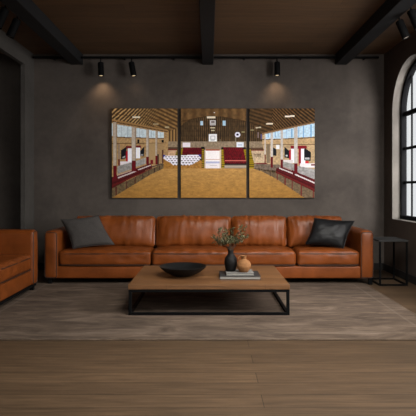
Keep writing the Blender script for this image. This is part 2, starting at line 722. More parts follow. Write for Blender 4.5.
# ------------------------------------------------------------------ leather sofas
def wrinkle(seed, amp_front, amp_top, crown_top, crown_front, vert=True):
    rnd = random.Random(seed)
    off = Vector((rnd.uniform(0, 50), rnd.uniform(0, 50), rnd.uniform(0, 50)))

    def fn(p, nrm, u):
        d = Vector((0, 0, 0))
        fx = max(0.0, 1 - abs(u.x) ** 3)
        fy = max(0.0, 1 - abs(u.y) ** 3)
        fz = max(0.0, 1 - abs(u.z) ** 3)
        if nrm.z > 0:
            d.z += crown_top * fx * (0.35 + 0.65 * fy) * nrm.z
        if nrm.y < 0:
            d.y -= crown_front * fx * fz * (-nrm.y)
        q = Vector((p.x * (20 if vert else 9), p.y * 9, p.z * (3.5 if vert else 9))) + off
        w = noise.noise(q) + 0.5 * noise.noise(q * 2.1)
        edge = 0.35 + 0.65 * max(abs(u.x) ** 2, abs(u.z if vert else u.y) ** 2)
        if nrm.y < -0.3:
            d += nrm * (w * amp_front * edge)
        if nrm.z > 0.3:
            d += nrm * (w * amp_top * edge)
        return d
    return fn


def loop_tube(bm, pts, r):
    tube(bm, pts + [pts[0]], r, 6, False)


def make_sofa(rt, x0, x1, yf, yb, arm_w, seat_seams, back_seams, z_base=0.075, z_seat=0.224, z_arm=0.64, seat_top=0.405,
              back_y=(6.27, 6.62), back_top=0.79, feet=(), rail=False, back_ends=(-1.73, 1.73), xf=None, seed=1, full_depth=0.55):
    """sofa facing -y, built in world space then passed through xf"""
    def put(name, bm, m, parent=rt, **k):
        if xf is not None:
            bmesh.ops.transform(bm, matrix=xf, verts=bm.verts[:])
        return obj(name, bm, m, parent, **k)
    ml = M['leather']
    sx0, sx1 = x0 + arm_w, x1 - arm_w
    # base
    bm = bmesh.new()
    soft_box(bm, ((sx0 + sx1) / 2, (yf + 0.02 + yb) / 2, (z_base + z_seat) / 2), (sx1 - sx0 + 0.04, yb - yf - 0.03, z_seat - z_base), 0.018, (24, 8, 3))
    put('base', bm, ml)
    # arms with piped front panels
    for s, (ax0, ax1) in enumerate(((x0, sx0), (sx1, x1))):
        bm = bmesh.new()
        off = Vector((seed * 3.1 + s * 7, 1, 2))

        def armfn(p, nrm, u):
            d = Vector((0, 0, 0))
            if nrm.z > 0:
                d.z += 0.016 * max(0, 1 - u.x ** 2) * nrm.z
            if nrm.y < 0:
                d.y -= 0.008 * max(0, 1 - u.x ** 2) * max(0, 1 - u.z ** 4) * -nrm.y
            d += nrm * 0.004 * noise.noise(p * 8 + off)
            return d
        soft_box(bm, ((ax0 + ax1) / 2, (yf + yb) / 2, (z_base + z_arm) / 2), (ax1 - ax0, yb - yf, z_arm - z_base), 0.035, (6, 16, 10), armfn)
        arm = put('arm', bm, ml)
        bm = bmesh.new()
        i = 0.012
        zz0, zz1 = z_base + i, z_arm - i * 0.6
        rr = 0.028
        pts = []
        for cx, cz, a0 in ((ax1 - i - rr, zz1 - rr, 0), (ax0 + i + rr, zz1 - rr, 90), (ax0 + i + rr, zz0 + rr, 180), (ax1 - i - rr, zz0 + rr, 270)):
            for k in range(5):
                a = math.radians(a0 + 90 * k / 4)
                pts.append((cx + rr * math.cos(a), yf + 0.005, cz + rr * math.sin(a)))
        loop_tube(bm, pts, 0.0050)
        put('piping', bm, M['piping'], arm)
    # back frame
    bm = bmesh.new()
    soft_box(bm, ((sx0 + sx1) / 2, yb - 0.10, (z_base + z_arm) / 2), (sx1 - sx0 + 0.04, 0.20, z_arm - z_base), 0.03, (24, 4, 8))
    put('back_frame', bm, ml)
    # seat cushions
    es = [sx0] + list(seat_seams) + [sx1]
    for k in range(len(es) - 1):
        a, b = es[k] + 0.004, es[k + 1] - 0.004
        bm = bmesh.new()
        dep = full_depth
        soft_box(bm, ((a + b) / 2, yf + 0.012 + dep / 2, (z_seat + seat_top) / 2), (b - a, dep, seat_top - z_seat), 0.045, (30, 18, 7),
                 wrinkle(seed * 10 + k, 0.007, 0.008, 0.030, 0.010, False))
        c = put('seat_cushion', bm, ml)
        bm = bmesh.new()
        zt = seat_top - 0.030
        zb_ = z_seat + 0.016
        for z in (zt, zb_):
            pts = [(a + 0.015 + (b - a - 0.03) * t / 16, yf + 0.012 + 0.004 - 0.009 * (1 - abs(2 * t / 16 - 1) ** 3) + (0.012 if t in (0, 16) else 0), z) for t in range(17)]
            tube(bm, pts, 0.0065, 6)
        put('piping', bm, M['piping'], c)
    # back cushions, leaning back
    eb = [back_ends[0]] + list(back_seams) + [back_ends[1]]
    by0, by1 = back_y
    for k in range(len(eb) - 1):
        a, b = eb[k] + 0.005, eb[k + 1] - 0.005
        bm = bmesh.new()
        zb0 = seat_top - 0.01
        cy, cz = (by0 + by1) / 2 - 0.02, (zb0 + back_top) / 2
        soft_box(bm, (0, 0, 0), (b - a, by1 - by0 - 0.10, back_top - zb0), 0.045, (34, 8, 18),
                 wrinkle(seed * 100 + k, 0.022, 0.006, 0.012, 0.060, True))
        bmesh.ops.transform(bm, matrix=Matrix.Translation(((a + b) / 2, cy, cz)) @ Matrix.Rotation(math.radians(-9), 4, 'X'), verts=bm.verts[:])
        put('back_cushion', bm, ml)
    # feet
    for (fx, fy, fz) in feet:
        bm = bmesh.new(); box(bm, fx - 0.022, fx + 0.022, fy - 0.022, fy + 0.022, fz, z_base + 0.004, 0.003, 1)
        put('leg', bm, M['black'], smooth=False)
    if rail:
        bm = bmesh.new(); box(bm, x0 + 0.02, x1 - 0.02, yf + 0.012, yf + 0.05, z_base - 0.022, z_base + 0.001, 0.003, 1)
        put('base_rail', bm, M['black'], smooth=False)


sofa = root('leather_sofa', 'long cognac brown leather sofa against the back wall under the three canvases', 'sofa', (0, 6.35, 0))
make_sofa(sofa, -1.99, 1.99, 5.90, 6.86, 0.165, (-0.70, 0.25, 1.06), (-0.69, 0.28, 1.005),
          feet=((-1.93, 5.96, RZ), (1.955, 5.945, 0.0), (0.0, 5.98, RZ), (-1.93, 6.78, 0), (1.93, 6.78, 0), (0, 6.78, 0)), seed=1)

# second sofa at the left edge, facing right: local +x runs towards the back of the room
XSF, YS0, YS1 = -1.965, 3.55, 5.63
side = root('leather_sofa', 'partly visible cognac leather sofa at the left edge facing right', 'sofa', (-2.42, 4.59, 0))
# (x, y) -> (X = -(y), Y = x): sofa facing -y turned to face +X
xf = Matrix(((0, -1, 0, 0), (1, 0, 0, 0), (0, 0, 1, 0), (0, 0, 0, 1)))
make_sofa(side, YS0, YS1, -XSF, -XSF + 0.92, 0.145, (4.60,), (4.60,), z_base=0.080, z_seat=0.25, z_arm=0.685, seat_top=0.425,
          back_y=(-XSF + 0.44, -XSF + 0.79), back_top=0.80, back_ends=(YS0 + 0.16, YS1 - 0.16),
          feet=((YS1 - 0.05, -XSF + 0.05, RZ), (YS0 + 0.05, -XSF + 0.05, 0), (YS1 - 0.05, -XSF + 0.87, 0), (YS0 + 0.05, -XSF + 0.87, 0)),
          rail=True, xf=xf, seed=7, full_depth=0.62)


# ------------------------------------------------------------------ throw pillows
def pillow(name, corners, thick, m, label, seed, creases=0.006, origin=None):
    """corners: TL, TR, BR, BL in world space"""
    TL, TR, BR, BL = [Vector(c) for c in corners]
    nrm = (TR - TL).cross(BL - TL).normalized()
    if nrm.y > 0:
        nrm = -nrm
    rnd = random.Random(seed)
    off = Vector((rnd.uniform(0, 30), rnd.uniform(0, 30), 0))
    n = 30
    bm = bmesh.new()
    grids = []
    for s in (1, -1):
        g = []
        for j in range(n + 1):
            row = []
            for i in range(n + 1):
                a, b = -1 + 2 * i / n, -1 + 2 * j / n
                # sides drawn in between the corners
                aa = a * (1 - 0.07 * (1 - b * b) * abs(a))
                bb = b * (1 - 0.07 * (1 - a * a) * abs(b))
                u, w = (aa + 1) / 2, (bb + 1) / 2
                p = (TL * (1 - u) + TR * u) * (1 - w) + (BL * (1 - u) + BR * u) * w
                t = ((1 - a * a) * (1 - b * b)) ** 0.42 * thick / 2
                q = Vector((a * 2.2, b * 2.2, s * 3)) + off
                edge = (1 - a ** 4) * (1 - b ** 4)
                wv = noise.noise(q * 1.4) + 0.6 * noise.noise(q * 3)
                row.append(p + nrm * (s * t + s * wv * creases * edge))
            g.append(row)
        grids.append(g)
    V = {}
    for s in (0, 1):
        for j in range(n + 1):
            for i in range(n + 1):
                border = i in (0, n) or j in (0, n)
                key = (0 if border else s, i, j)
                if key not in V:
                    V[key] = bm.verts.new(grids[s][j][i])

    def vv(s, i, j):
        return V[(0 if (i in (0, n) or j in (0, n)) else s, i, j)]
    for s in (0, 1):
        for j in range(n):
            for i in range(n):
                q = [vv(s, i, j), vv(s, i + 1, j), vv(s, i + 1, j + 1), vv(s, i, j + 1)]
                try:
                    bm.faces.new(q if s == 0 else q[::-1])
                except ValueError:
                    pass
    rt = root(name, label, 'pillow', (BL + BR) / 2)
    obj('cover', bm, m, rt, smooth='full')
    bm = bmesh.new()
    loop = []
    for i in range(n):
        loop.append(grids[0][0][i])
    for j in range(n):
        loop.append(grids[0][j][n])
    for i in range(n, 0, -1):
        loop.append(grids[0][n][i])
    for j in range(n, 0, -1):
        loop.append(grids[0][j][0])
    loop_tube(bm, loop, 0.004)
    obj('seam', bm, m, rt)


pillow('throw_pillow', (px(60.5, 219.5, 6.10), px(98.5, 215.5, 6.19), px(114.5, 244.5, 6.10), px(73, 248.5, 5.99)), 0.15, M['grey'],
       'charcoal grey fabric throw pillow leaning at the left end of the long sofa', 3)
pillow('throw_pillow', (px(314.5, 218, 6.17), px(354.5, 221, 6.12), px(343.5, 248.0, 6.0), px(305.5, 243.8, 6.08)), 0.16, M['blackleather'],
       'glossy black leather throw pillow leaning at the right end of the long sofa', 8, 0.006)

# ------------------------------------------------------------------ coffee table
TX0, TX1, TY0, TY1, TZ = -0.737, 0.737, 4.46, 5.57, 0.29
tb = root('coffee_table', 'low square oak-topped coffee table with black metal frame on the rug', 'table', (0, 5.0, RZ))
bm = bmesh.new(); box(bm, TX0, TX1, TY0, TY1, TZ - 0.045, TZ, 0.004)
obj('tabletop', bm, M['oak'], tb, smooth=False)
w = 0.030
bm = bmesh.new()
for z0, z1 in ((TZ - 0.045 - 0.024, TZ - 0.045), (RZ, RZ + 0.024)):
    box(bm, TX0 + w, TX1 - w, TY0 + .003, TY0 + w, z0, z1)
    box(bm, TX0 + w, TX1 - w, TY1 - w, TY1 - .003, z0, z1)
    box(bm, TX0 + .003, TX0 + w, TY0 + w, TY1 - w, z0, z1)
    box(bm, TX1 - w, TX1 - .003, TY0 + w, TY1 - w, z0, z1)
obj('frame_rail', bm, M['black'], tb, smooth=False)
for x in (TX0 + .003, TX1 - w):
    for y in (TY0 + .003, TY1 - w):
        bm = bmesh.new(); box(bm, x, x + w - .003, y, y + w - .003, RZ, TZ - 0.045, 0.002, 1)
        obj('leg', bm, M['black'], tb, smooth=False)

# bowl
bc = Vector(((183 - 209) * 4.90 / F, 4.90, TZ))
bm = bmesh.new()
lathe(bm, bc, [(0, 0.0), (0.075, 0.0), (0.085, 0.004), (0.13, 0.022), (0.185, 0.052), (0.222, 0.083), (0.233, 0.098), (0.236, 0.101),
               (0.233, 0.103), (0.226, 0.099), (0.205, 0.077), (0.16, 0.047), (0.10, 0.024), (0.05, 0.016), (0, 0.014)], 56)
tag(obj('bowl', bm, M['bowl'], origin=bc), 'wide shallow black bowl on the left half of the coffee table', 'bowl')


# books
def book(name, x0, x1, y0, y1, z0, z1, mcover, label, rot=0):
    c = Vector(((x0 + x1) / 2, (y0 + y1) / 2, z0))
    rt = root(name, label, 'book', c, 'books stacked on the coffee table')
    T = Matrix.Translation(c) @ Matrix.Rotation(rot, 4, 'Z') @ Matrix.Translation(-c)
    t = 0.0035
    bm = bmesh.new()
    box(bm, x0, x1, y0, y1, z0, z0 + t, 0.001, 1)
    box(bm, x0, x1, y0, y1, z1 - t, z1, 0.001, 1)
    box(bm, x0, x0 + t, y0, y1, z0 + t * .5, z1 - t * .5)
    bmesh.ops.transform(bm, matrix=T, verts=bm.verts[:])
    obj('cover', bm, mcover, rt, smooth=False)
    bm = bmesh.new(); box(bm, x0 + t, x1 - 0.006, y0 + 0.005, y1 - 0.005, z0 + t, z1 - t)
    bmesh.ops.transform(bm, matrix=T, verts=bm.verts[:])
    obj('page_block', bm, M['pages'], rt, smooth=False)


B1, B2 = TZ + 0.032, TZ + 0.055
book('book', 0.104, 0.498, 4.71, 5.02, TZ, B1, M['cover'], 'large dark book lying on the coffee table, bottom of the pair')
book('book', 0.165, 0.435, 4.745, 4.97, B1, B2, M['palebook'], 'smaller pale grey book lying on top of the dark book', math.radians(2))

# black vase
vc = Vector((0.216, 4.87, B2))
bm = bmesh.new()
lathe(bm, vc, [(0, 0), (0.040, 0), (0.046, 0.004), (0.056, 0.03), (0.0635, 0.07), (0.0645, 0.10), (0.058, 0.13), (0.043, 0.152), (0.031, 0.164), (0.027, 0.175),
               (0.027, 0.195), (0.030, 0.207), (0.029, 0.210), (0.024, 0.207), (0.021, 0.195), (0.021, 0.175), (0.03, 0.155), (0.05, 0.12), (0.055, 0.08), (0.04, 0.02), (0, 0.012)], 40)
tag(obj('vase', bm, M['vase'], origin=vc), 'tall matte black bottle vase on the books holding leafy twigs', 'vase')

# terracotta jug
tc = Vector((0.342, 4.815, B2))
bm = bmesh.new()
lathe(bm, tc, [(0, 0), (0.034, 0), (0.040, 0.004), (0.058, 0.025), (0.070, 0.055), (0.071, 0.072), (0.062, 0.098), (0.044, 0.115), (0.028, 0.123), (0.023, 0.130),
               (0.024, 0.143), (0.030, 0.156), (0.033, 0.160), (0.030, 0.161), (0.022, 0.150), (0.018, 0.134), (0.024, 0.122), (0.05, 0.10), (0.062, 0.07), (0.045, 0.02), (0, 0.012)], 40)
jug = root('vase', 'small round terracotta vase with a flared neck on the books', 'vase', tc)
obj('body', bm, M['terracotta'], jug)
bm = bmesh.new()
pts = [tc + Vector((-0.026, -0.004, 0.150))]
for k in range(9):
    a = math.radians(115 + 120 * k / 8)
    pts.append(tc + Vector((-0.034 + 0.020 * math.cos(a), -0.006, 0.130 + 0.024 * math.sin(a))))
pts.append(tc + Vector((-0.040, -0.006, 0.114)))
tube(bm, pts, 0.0050, 8)
obj('handle', bm, M['terracotta'], jug)

# leafy twigs standing in the black vase
rnd = random.Random(11)
br_root = root('leafy_branches', 'loose grey-green leafy twigs standing in the black vase', 'branches', vc + Vector((0, 0, 0.02)))
ends = [(-0.165, 0.00, 0.325), (-0.125, -0.05, 0.395), (-0.075, 0.04, 0.41), (-0.03, -0.03, 0.38), (0.03, 0.03, 0.40),
        (0.085, -0.02, 0.42), (0.135, 0.03, 0.405), (0.15, -0.03, 0.355), (-0.11, 0.05, 0.29), (0.075, 0.06, 0.30), (-0.05, -0.06, 0.315), (0.0, 0.06, 0.335), (-0.145, 0.03, 0.275)]
leaf_bm = bmesh.new()


def leaf(bm, p, d, L, W, roll):
    d = d.normalized()
    s = d.cross(Vector((0, 0, 1)))
    if s.length < 1e-3:
        s = Vector((1, 0, 0))
    s.normalize()
    s = (Matrix.Rotation(roll, 3, d) @ s)
    u = s.cross(d)
    prof = [(0, 0.0), (0.25, 0.8), (0.55, 1.0), (0.82, 0.6), (1.0, 0.0)]
    mid = [bm.verts.new(p + d * L * t - u * L * 0.12 * t * t) for t, _ in prof]
    lft, rgt = [mid[0]], [mid[0]]
    for (t, wd), mv in list(zip(prof, mid))[1:-1]:
        lft.append(bm.verts.new(mv.co + s * W * wd / 2 + u * W * 0.15 * wd))
        rgt.append(bm.verts.new(mv.co - s * W * wd / 2 + u * W * 0.15 * wd))
    lft.append(mid[-1]); rgt.append(mid[-1])
    for k in range(len(mid) - 1):
        for side_ in (lft, rgt):
            vs = []
            for q in (mid[k], mid[k + 1], side_[k + 1], side_[k]):
                if q not in vs:
                    vs.append(q)
            if len(vs) >= 3:
                bm.faces.new(vs)


for e in ends:
    e = Vector(e)
    p0 = vc + Vector((e.x * 0.04, e.y * 0.04, 0.03))
    p1 = vc + Vector((e.x * 0.07, e.y * 0.07, 0.205))
    p3 = vc + e
    p2 = vc + Vector((e.x * 0.42 + 0.01, e.y * 0.45, 0.285))
    pts = []
    for k in range(13):
        t = k / 12
        if t < 0.3:
            pts.append(p0.lerp(p1, t / 0.3))
        else:
            s_ = (t - 0.3) / 0.7
            pts.append(p1 * (1 - s_) ** 2 + p2 * 2 * s_ * (1 - s_) + p3 * s_ * s_)
    bm = bmesh.new()
    tube(bm, pts, [0.0026 - 0.0016 * k / 12 for k in range(13)], 5)
    # side twigs
    twigs = []
    for k in range(7, 13):
        base = pts[k]
        d = (pts[min(k, 12)] - pts[k - 1]).normalized()
        for q in range(2):
            a = Vector((rnd.uniform(-1, 1), rnd.uniform(-1, 1), rnd.uniform(-0.5, 0.7)))
            dd = (d * 0.7 + a).normalized()
            ln = rnd.uniform(0.02, 0.05)
            tube(bm, [base, base + dd * ln], [0.001, 0.0006], 4)
            twigs.append((base, dd, ln))
    obj('stem', bm, M['twig'], br_root)
    for base, dd, ln in twigs:
        for q in range(5):
            t = rnd.uniform(0.3, 1.0)
            a = Vector((rnd.uniform(-1, 1), rnd.uniform(-1, 1), rnd.uniform(-0.6, 0.8)))
            leaf(leaf_bm, base + dd * ln * t, dd * 0.6 + a, rnd.uniform(0.020, 0.033), rnd.uniform(0.008, 0.013), rnd.uniform(0, 6.28))
obj('foliage', leaf_bm, M['leaf'], br_root, smooth='full')

# ------------------------------------------------------------------ side table
SX0, SX1, SY0, SY1, SZ = 2.035, 2.375, 5.85, 6.28, 0.545
st = root('side_table', 'small black metal cube-frame side table beside the right sofa arm', 'table', ((SX0 + SX1) / 2, (SY0 + SY1) / 2, 0))
bm = bmesh.new(); box(bm, SX0 - .006, SX1 + .006, SY0 - .006, SY1 + .006, SZ - 0.018, SZ, 0.002, 1)
obj('tabletop', bm, M['sidetop'], st, smooth=False)
w = 0.020
for x in (SX0, SX1 - w):
    for y in (SY0, SY1 - w):
        bm = bmesh.new(); box(bm, x, x + w, y, y + w, 0, SZ - 0.018, 0.002, 1)
        obj('leg', bm, M['black'], st, smooth=False)
bm = bmesh.new()
box(bm, SX0 + w, SX1 - w, SY0, SY0 + w, 0.0, w)
box(bm, SX0 + w, SX1 - w, SY1 - w, SY1, 0.0, w)
box(bm, SX0, SX0 + w, SY0 + w, SY1 - w, 0.0, w)
box(bm, SX1 - w, SX1, SY0 + w, SY1 - w, 0.0, w)
obj('base_rail', bm, M['black'], st, smooth=False)

# ------------------------------------------------------------------ track rail and spotlights
RAIL_Y, RAIL_Z = 6.87, 3.0
rail = root('track_rail', 'thin black light track running along the top of the back wall', 'light track', (-0.05, 6.98, RAIL_Z))
for xa, xb in ((-2.47, -1.973), (-1.797, -0.098), (0.063, 1.797), (1.973, 2.38)):   # lengths between the beams
    bm = bmesh.new(); box(bm, xa, xb, RAIL_Y - 0.014, RAIL_Y + 0.014, RAIL_Z - 0.014, RAIL_Z + 0.014, 0.003, 1)
    obj('rail', bm, M['black'], rail, smooth=False)
for x in (-2.2, -1.2, -0.5, 0.5, 1.3, 2.2):
    bm = bmesh.new()
    tube(bm, [(x, RAIL_Y + 0.01, RAIL_Z), (x, YB - 0.001, RAIL_Z)], 0.009, 8)
    obj('bracket', bm, M['black'], rail)


def spotlight(base, top, bottom, rad, label, lens, group, arm_pts):
    """cylinder spot: head axis runs from top to bottom; arm_pts joins it to its mount"""
    top, bottom = Vector(top), Vector(bottom)
    ax = (bottom - top).normalized()
    rt = root('spotlight', label, 'spotlight', base, group)
    bm = bmesh.new()
    tube(bm, arm_pts, 0.009, 8)
    obj('mount', bm, M['black'], rt)
    L = (bottom - top).length
    bm = bmesh.new()
    prof = [(0, 0), (rad * .86, 0), (rad * .97, 0.006), (rad, 0.014), (rad, L - 0.006), (rad * .97, L), (rad * .84, L), (rad * .80, L - 0.018), (0, L - 0.02)]
    lathe(bm, (0, 0, 0), prof, 28)
    Rm = ax.to_track_quat('Z', 'Y').to_matrix().to_4x4()
    bmesh.ops.transform(bm, matrix=Matrix.Translation(top) @ Rm, verts=bm.verts[:])
    head = obj('lamp_head', bm, M['black'], rt)
    bm = bmesh.new()
    lathe(bm, (0, 0, 0), [(0, L - 0.017), (rad * .78, L - 0.017), (rad * .74, L - 0.008), (rad * .4, L - 0.003), (0, L - 0.002)], 24)
    bmesh.ops.transform(bm, matrix=Matrix.Translation(top) @ Rm, verts=bm.verts[:])
    obj('lens', bm, lens, head)
    return bottom, ax


def spot_lamp(loc, target, power, angle, blend=1.0, col=(1.0, 0.66, 0.38)):
    l = bpy.data.lights.new('spot_lamp', 'SPOT')
    l.energy = power
    l.spot_size = math.radians(angle)
    l.spot_blend = blend
    l.color = col
    l.shadow_soft_size = 0.03
    o = bpy.data.objects.new('spot_lamp', l)
    COL.objects.link(o)
    o.location = loc
    o.rotation_euler = (Vector(target) - Vector(loc)).to_track_quat('-Z', 'Y').to_euler()


SD = RAIL_Y - 0.02
for (xt, yt), (xb, yb), lens, pw, label in (
        ((100.6, 62.5), (101.2, 76), M['bulb'], 8.5, 'black cylinder spotlight nearest the left ceiling beam, glowing over the left canvas edge'),
        ((131.3, 62.2), (133.8, 76), M['bulb'], 0.8, 'tilted black cylinder spotlight with glowing lens, second from the left beam'),
        ((277.2, 62.0), (277.2, 75.6), M['bulb'], 8.5, 'black cylinder spotlight right of the middle beam, above the right canvas')):
    t, b = px(xt, yt, SD), px(xb, yb, SD)
    x = t.x
    bt, ax = spotlight((x, RAIL_Y, RAIL_Z - 0.014), t, b, 0.041, label, lens, 'spotlights on the back wall track',
                       [(x, RAIL_Y, RAIL_Z - 0.012), (x, RAIL_Y, RAIL_Z - 0.022), t + Vector((0, 0.0, 0.004)), t + (b - t) * 0.1])
    spot_lamp(bt + ax * 0.006, bt + Vector((0.0, 0.14, -0.30)), pw, 105)

# heads clamped to the outer sides of the side beams
for sgn, D, label, grp in ((1, 5.16, 'black spotlight clamped to the right ceiling beam, lens tilted toward the arched window', None),
                           (1, 4.86, 'black spotlight on the right beam, cut by the right picture edge', None),
                           (-1, 5.12, 'unlit black spotlight on the left beam, the farther of two', None),
                           (-1, 4.82, 'unlit black spotlight on the left beam, the nearer of two', None)):
    xm = 1.97 * sgn
    t = Vector((xm + 0.032 * sgn, D, 2.93))
    b = t + Vector((0.070 * sgn, -0.02, -0.185))
    spotlight((xm, D, 2.965), t, b, 0.041, label, M['bulb_dim'] if sgn > 0 else M['inner'], 'spotlights on the side beams',
              [(xm - 0.002 * sgn, D, 2.975), (xm + 0.03 * sgn, D, 2.972), (xm + 0.032 * sgn, D, 2.955), t + (b - t) * 0.08])


# ------------------------------------------------------------------ three-panel canvas print
SS = 4
AX0, AX1, AY0, AY1 = 111, 315.5, 108, 198.5
W_, H_ = int((AX1 - AX0) * SS), int((AY1 - AY0) * SS)
yy, xx = np.mgrid[0:H_, 0:W_]
PX = AX0 + (xx + 0.5) / SS
PY = AY0 + (yy + 0.5) / SS
img = np.zeros((H_, W_, 3))
rs = np.random.RandomState(4)


def vnoise(sx, sy, seed):
    r_ = np.random.RandomState(seed)
    g_ = r_.rand(int(H_ / sy) + 3, int(W_ / sx) + 3)
    fx, fy = xx / sx, yy / sy
    ix, iy = fx.astype(int), fy.astype(int)
    tx, ty = fx - ix, fy - iy
    return (g_[iy, ix] * (1 - tx) + g_[iy, ix + 1] * tx) * (1 - ty) + (g_[iy + 1, ix] * (1 - tx) + g_[iy + 1, ix + 1] * tx) * ty


def inside(poly):
    m_ = np.zeros((H_, W_), bool)
    n_ = len(poly)
    for i in range(n_):
        (x0, y0), (x1, y1) = poly[i], poly[(i + 1) % n_]
        if y0 == y1:
            continue
        c_ = ((PY >= min(y0, y1)) & (PY < max(y0, y1)))
        xi = x0 + (PY - y0) * (x1 - x0) / (y1 - y0)
        m_ ^= c_ & (PX < xi)
    return m_


def fill(poly, c, a=1.0, nz=0.0, seed=1):
    m_ = inside(poly)
    col = np.array(c, float)[None, :] * np.ones((m_.sum(), 1))
    if nz:
        col *= (1 + nz * (vnoise(4, 4, seed)[m_][:, None] * 2 - 1))
    img[m_] = img[m_] * (1 - a) + col * a


def rect(x0, y0, x1, y1, c, a=1.0, nz=0.0, seed=1):
    fill([(x0, y0), (x1, y0), (x1, y1), (x0, y1)], c, a, nz, seed)


def line(x0, y0, x1, y1, w_, c, a=1.0):
    dx, dy = x1 - x0, y1 - y0
    l_ = math.hypot(dx, dy)
    nx, ny = -dy / l_ * w_ / 2, dx / l_ * w_ / 2
    fill([(x0 + nx, y0 + ny), (x1 + nx, y1 + ny), (x1 - nx, y1 - ny), (x0 - nx, y0 - ny)], c, a)


def stripes(mask, phase, lo, hi, sharp=1.0):
    s_ = 0.5 + 0.5 * np.sin(2 * np.pi * phase)
    s_ = s_ ** sharp
    col = np.array(lo)[None, None, :] * (1 - s_[..., None]) + np.array(hi)[None, None, :] * s_[..., None]
    img[mask] = col[mask]


# back wall of vertical slats
whole = np.ones((H_, W_), bool)
stripes(whole, PX / 2.05 + 0.15 * vnoise(20, 30, 3), (44, 33, 22), (104, 82, 54))
img *= (0.80 + 0.40 * vnoise(5, 9, 5))[..., None]
sl = inside([(166, 130), (180.6, 127), (180.6, 143), (166, 143)])
stripes(sl, PX / 3.1, (75, 55, 32), (172, 138, 92))
for y in (121.5, 126, 131, 136):
    line(181, y, 262, y + 0.3, 0.6, (60, 42, 24), 0.55)
# roof vault
arch = inside([(111, 107), (316, 107), (316, 127), (262, 133), (249, 121.5), (236, 119), (222, 116.6), (208, 116), (198, 117.6), (187, 120.5), (178, 128), (168, 131.5), (111, 121)])
img[arch] = (118, 86, 48)
left = arch & (PX < 181)
ph = (PX - 111 + 1.25 * (PY - 108)) / (5.6 - 2.4 * np.clip((PX - 111) / 60, 0, 1)) + 0.25 * vnoise(10, 10, 8)
ph2 = ((PX - 111) * 0.32 + 1.5 * (PY - 108)) / 3.6 * 0.9
stripes(left & (PX < 150), ph, (58, 42, 25), (204, 172, 122), 1.3)
tr_ = left & (PX >= 150)
stripes(tr_, (0.55 * (PX - 150) - 1.15 * (PY - 108)) / 4.6, (84, 62, 37), (150, 118, 76), 1.0)
blend = left & (PX >= 138) & (PX < 160)
wgt = np.clip((PX - 138) / 22, 0, 1)[..., None]
t1 = 0.5 + 0.5 * np.sin(2 * np.pi * ph)
t2 = 0.5 + 0.5 * np.sin(2 * np.pi * (0.55 * (PX - 150) - 1.15 * (PY - 108)) / 4.6)
ca = np.array((58, 42, 25)) + (np.array((186, 154, 106)) - np.array((58, 42, 25))) * t1[..., None]
cb = np.array((84, 62, 37)) + (np.array((150, 118, 76)) - np.array((84, 62, 37))) * t2[..., None]
img[blend] = (ca * (1 - wgt) + cb * wgt)[blend]
mid = arch & (PX >= 181) & (PX < 249)
stripes(mid, (PX - 214) / 9.0 + 0.0, (96, 71, 43), (122, 94, 60))
right = arch & (PX >= 249)
stripes(right, ((PX - 315) * 0.9 - 1.15 * (PY - 108)) / (4.4 - 1.4 * np.clip((300 - PX) / 50, 0, 1)), (44, 31, 19), (122, 94, 60), 1.1)
stripes(right & (PX < 272), ((PX - 315) * 0.35 - 1.1 * (PY - 108)) / 4.2, (58, 43, 26), (98, 75, 47), 1.0)
img[arch] *= (0.86 + 0.28 * vnoise(7, 7, 9))[arch][:, None]
for (x0, y0, x1, y1) in ((111, 113.5, 180, 122), (249, 112, 316, 110), (249, 124, 316, 118.5)):
    line(x0, y0, x1, y1, 0.8, (92, 64, 34), 0.6)
line(181, 121.3, 197, 117.9, 0.8, (70, 48, 24), .8); line(197, 117.9, 209, 116.2, 0.8, (70, 48, 24), .8)
line(222, 116.8, 236, 119.2, 0.7, (70, 48, 24), .8); line(236, 119.2, 249, 121.8, 0.7, (70, 48, 24), .8)
# lamps on the roof
rect(132.5, 116.6, 140, 117.8, (235, 230, 215)); rect(153, 123.3, 158.5, 124.8, (190, 178, 150), .7); rect(165, 126.5, 169.5, 128, (200, 190, 160), .7)
fill([(285, 115.6), (294.5, 115.2), (294.5, 116.7), (285, 117.1)], (245, 238, 225))
fill([(266, 123.2), (273, 122.8), (273, 124.1), (266, 124.5)], (225, 215, 195))
fill([(255.6, 127), (261, 126.8), (261, 128), (255.6, 128.2)], (205, 195, 170))
rect(250, 129.6, 253.5, 130.6, (165, 160, 125), .8); rect(241.5, 131.4, 245, 132.4, (165, 160, 125), .8)
# concrete band of the end wall
rect(164, 141.6, 268, 148, (146, 130, 110), 1, 0.14, 12)
rect(164, 147.3, 181, 149.2, (88, 66, 50)); rect(249, 147.5, 266, 149.4, (96, 74, 56))
# end walls left and right of the seats
rect(164, 150, 181, 156, (190, 160, 130), 1, .15, 3); line(162, 149.6, 181, 149.6, 1.1, (112, 26, 28))
fill([(175, 156), (178, 148), (181, 148), (181, 156)], (120, 104, 30))
rect(249, 150, 266, 164, (192, 172, 146), 1, .12, 4); line(250, 150.2, 266, 150.2, 1.1, (126, 26, 30)); line(253, 163.4, 279, 163.6, 0.9, (110, 24, 30))
for q in range(7):
    line(254 + q * 1.05, 153.6 + 0.2 * (q % 3), 254.3 + q * 1.05, 157.4 - 0.4 * (q % 2), 0.55, (112, 92, 78), .9)
line(254, 154.2, 261, 154.6, 0.5, (112, 92, 78), .8)
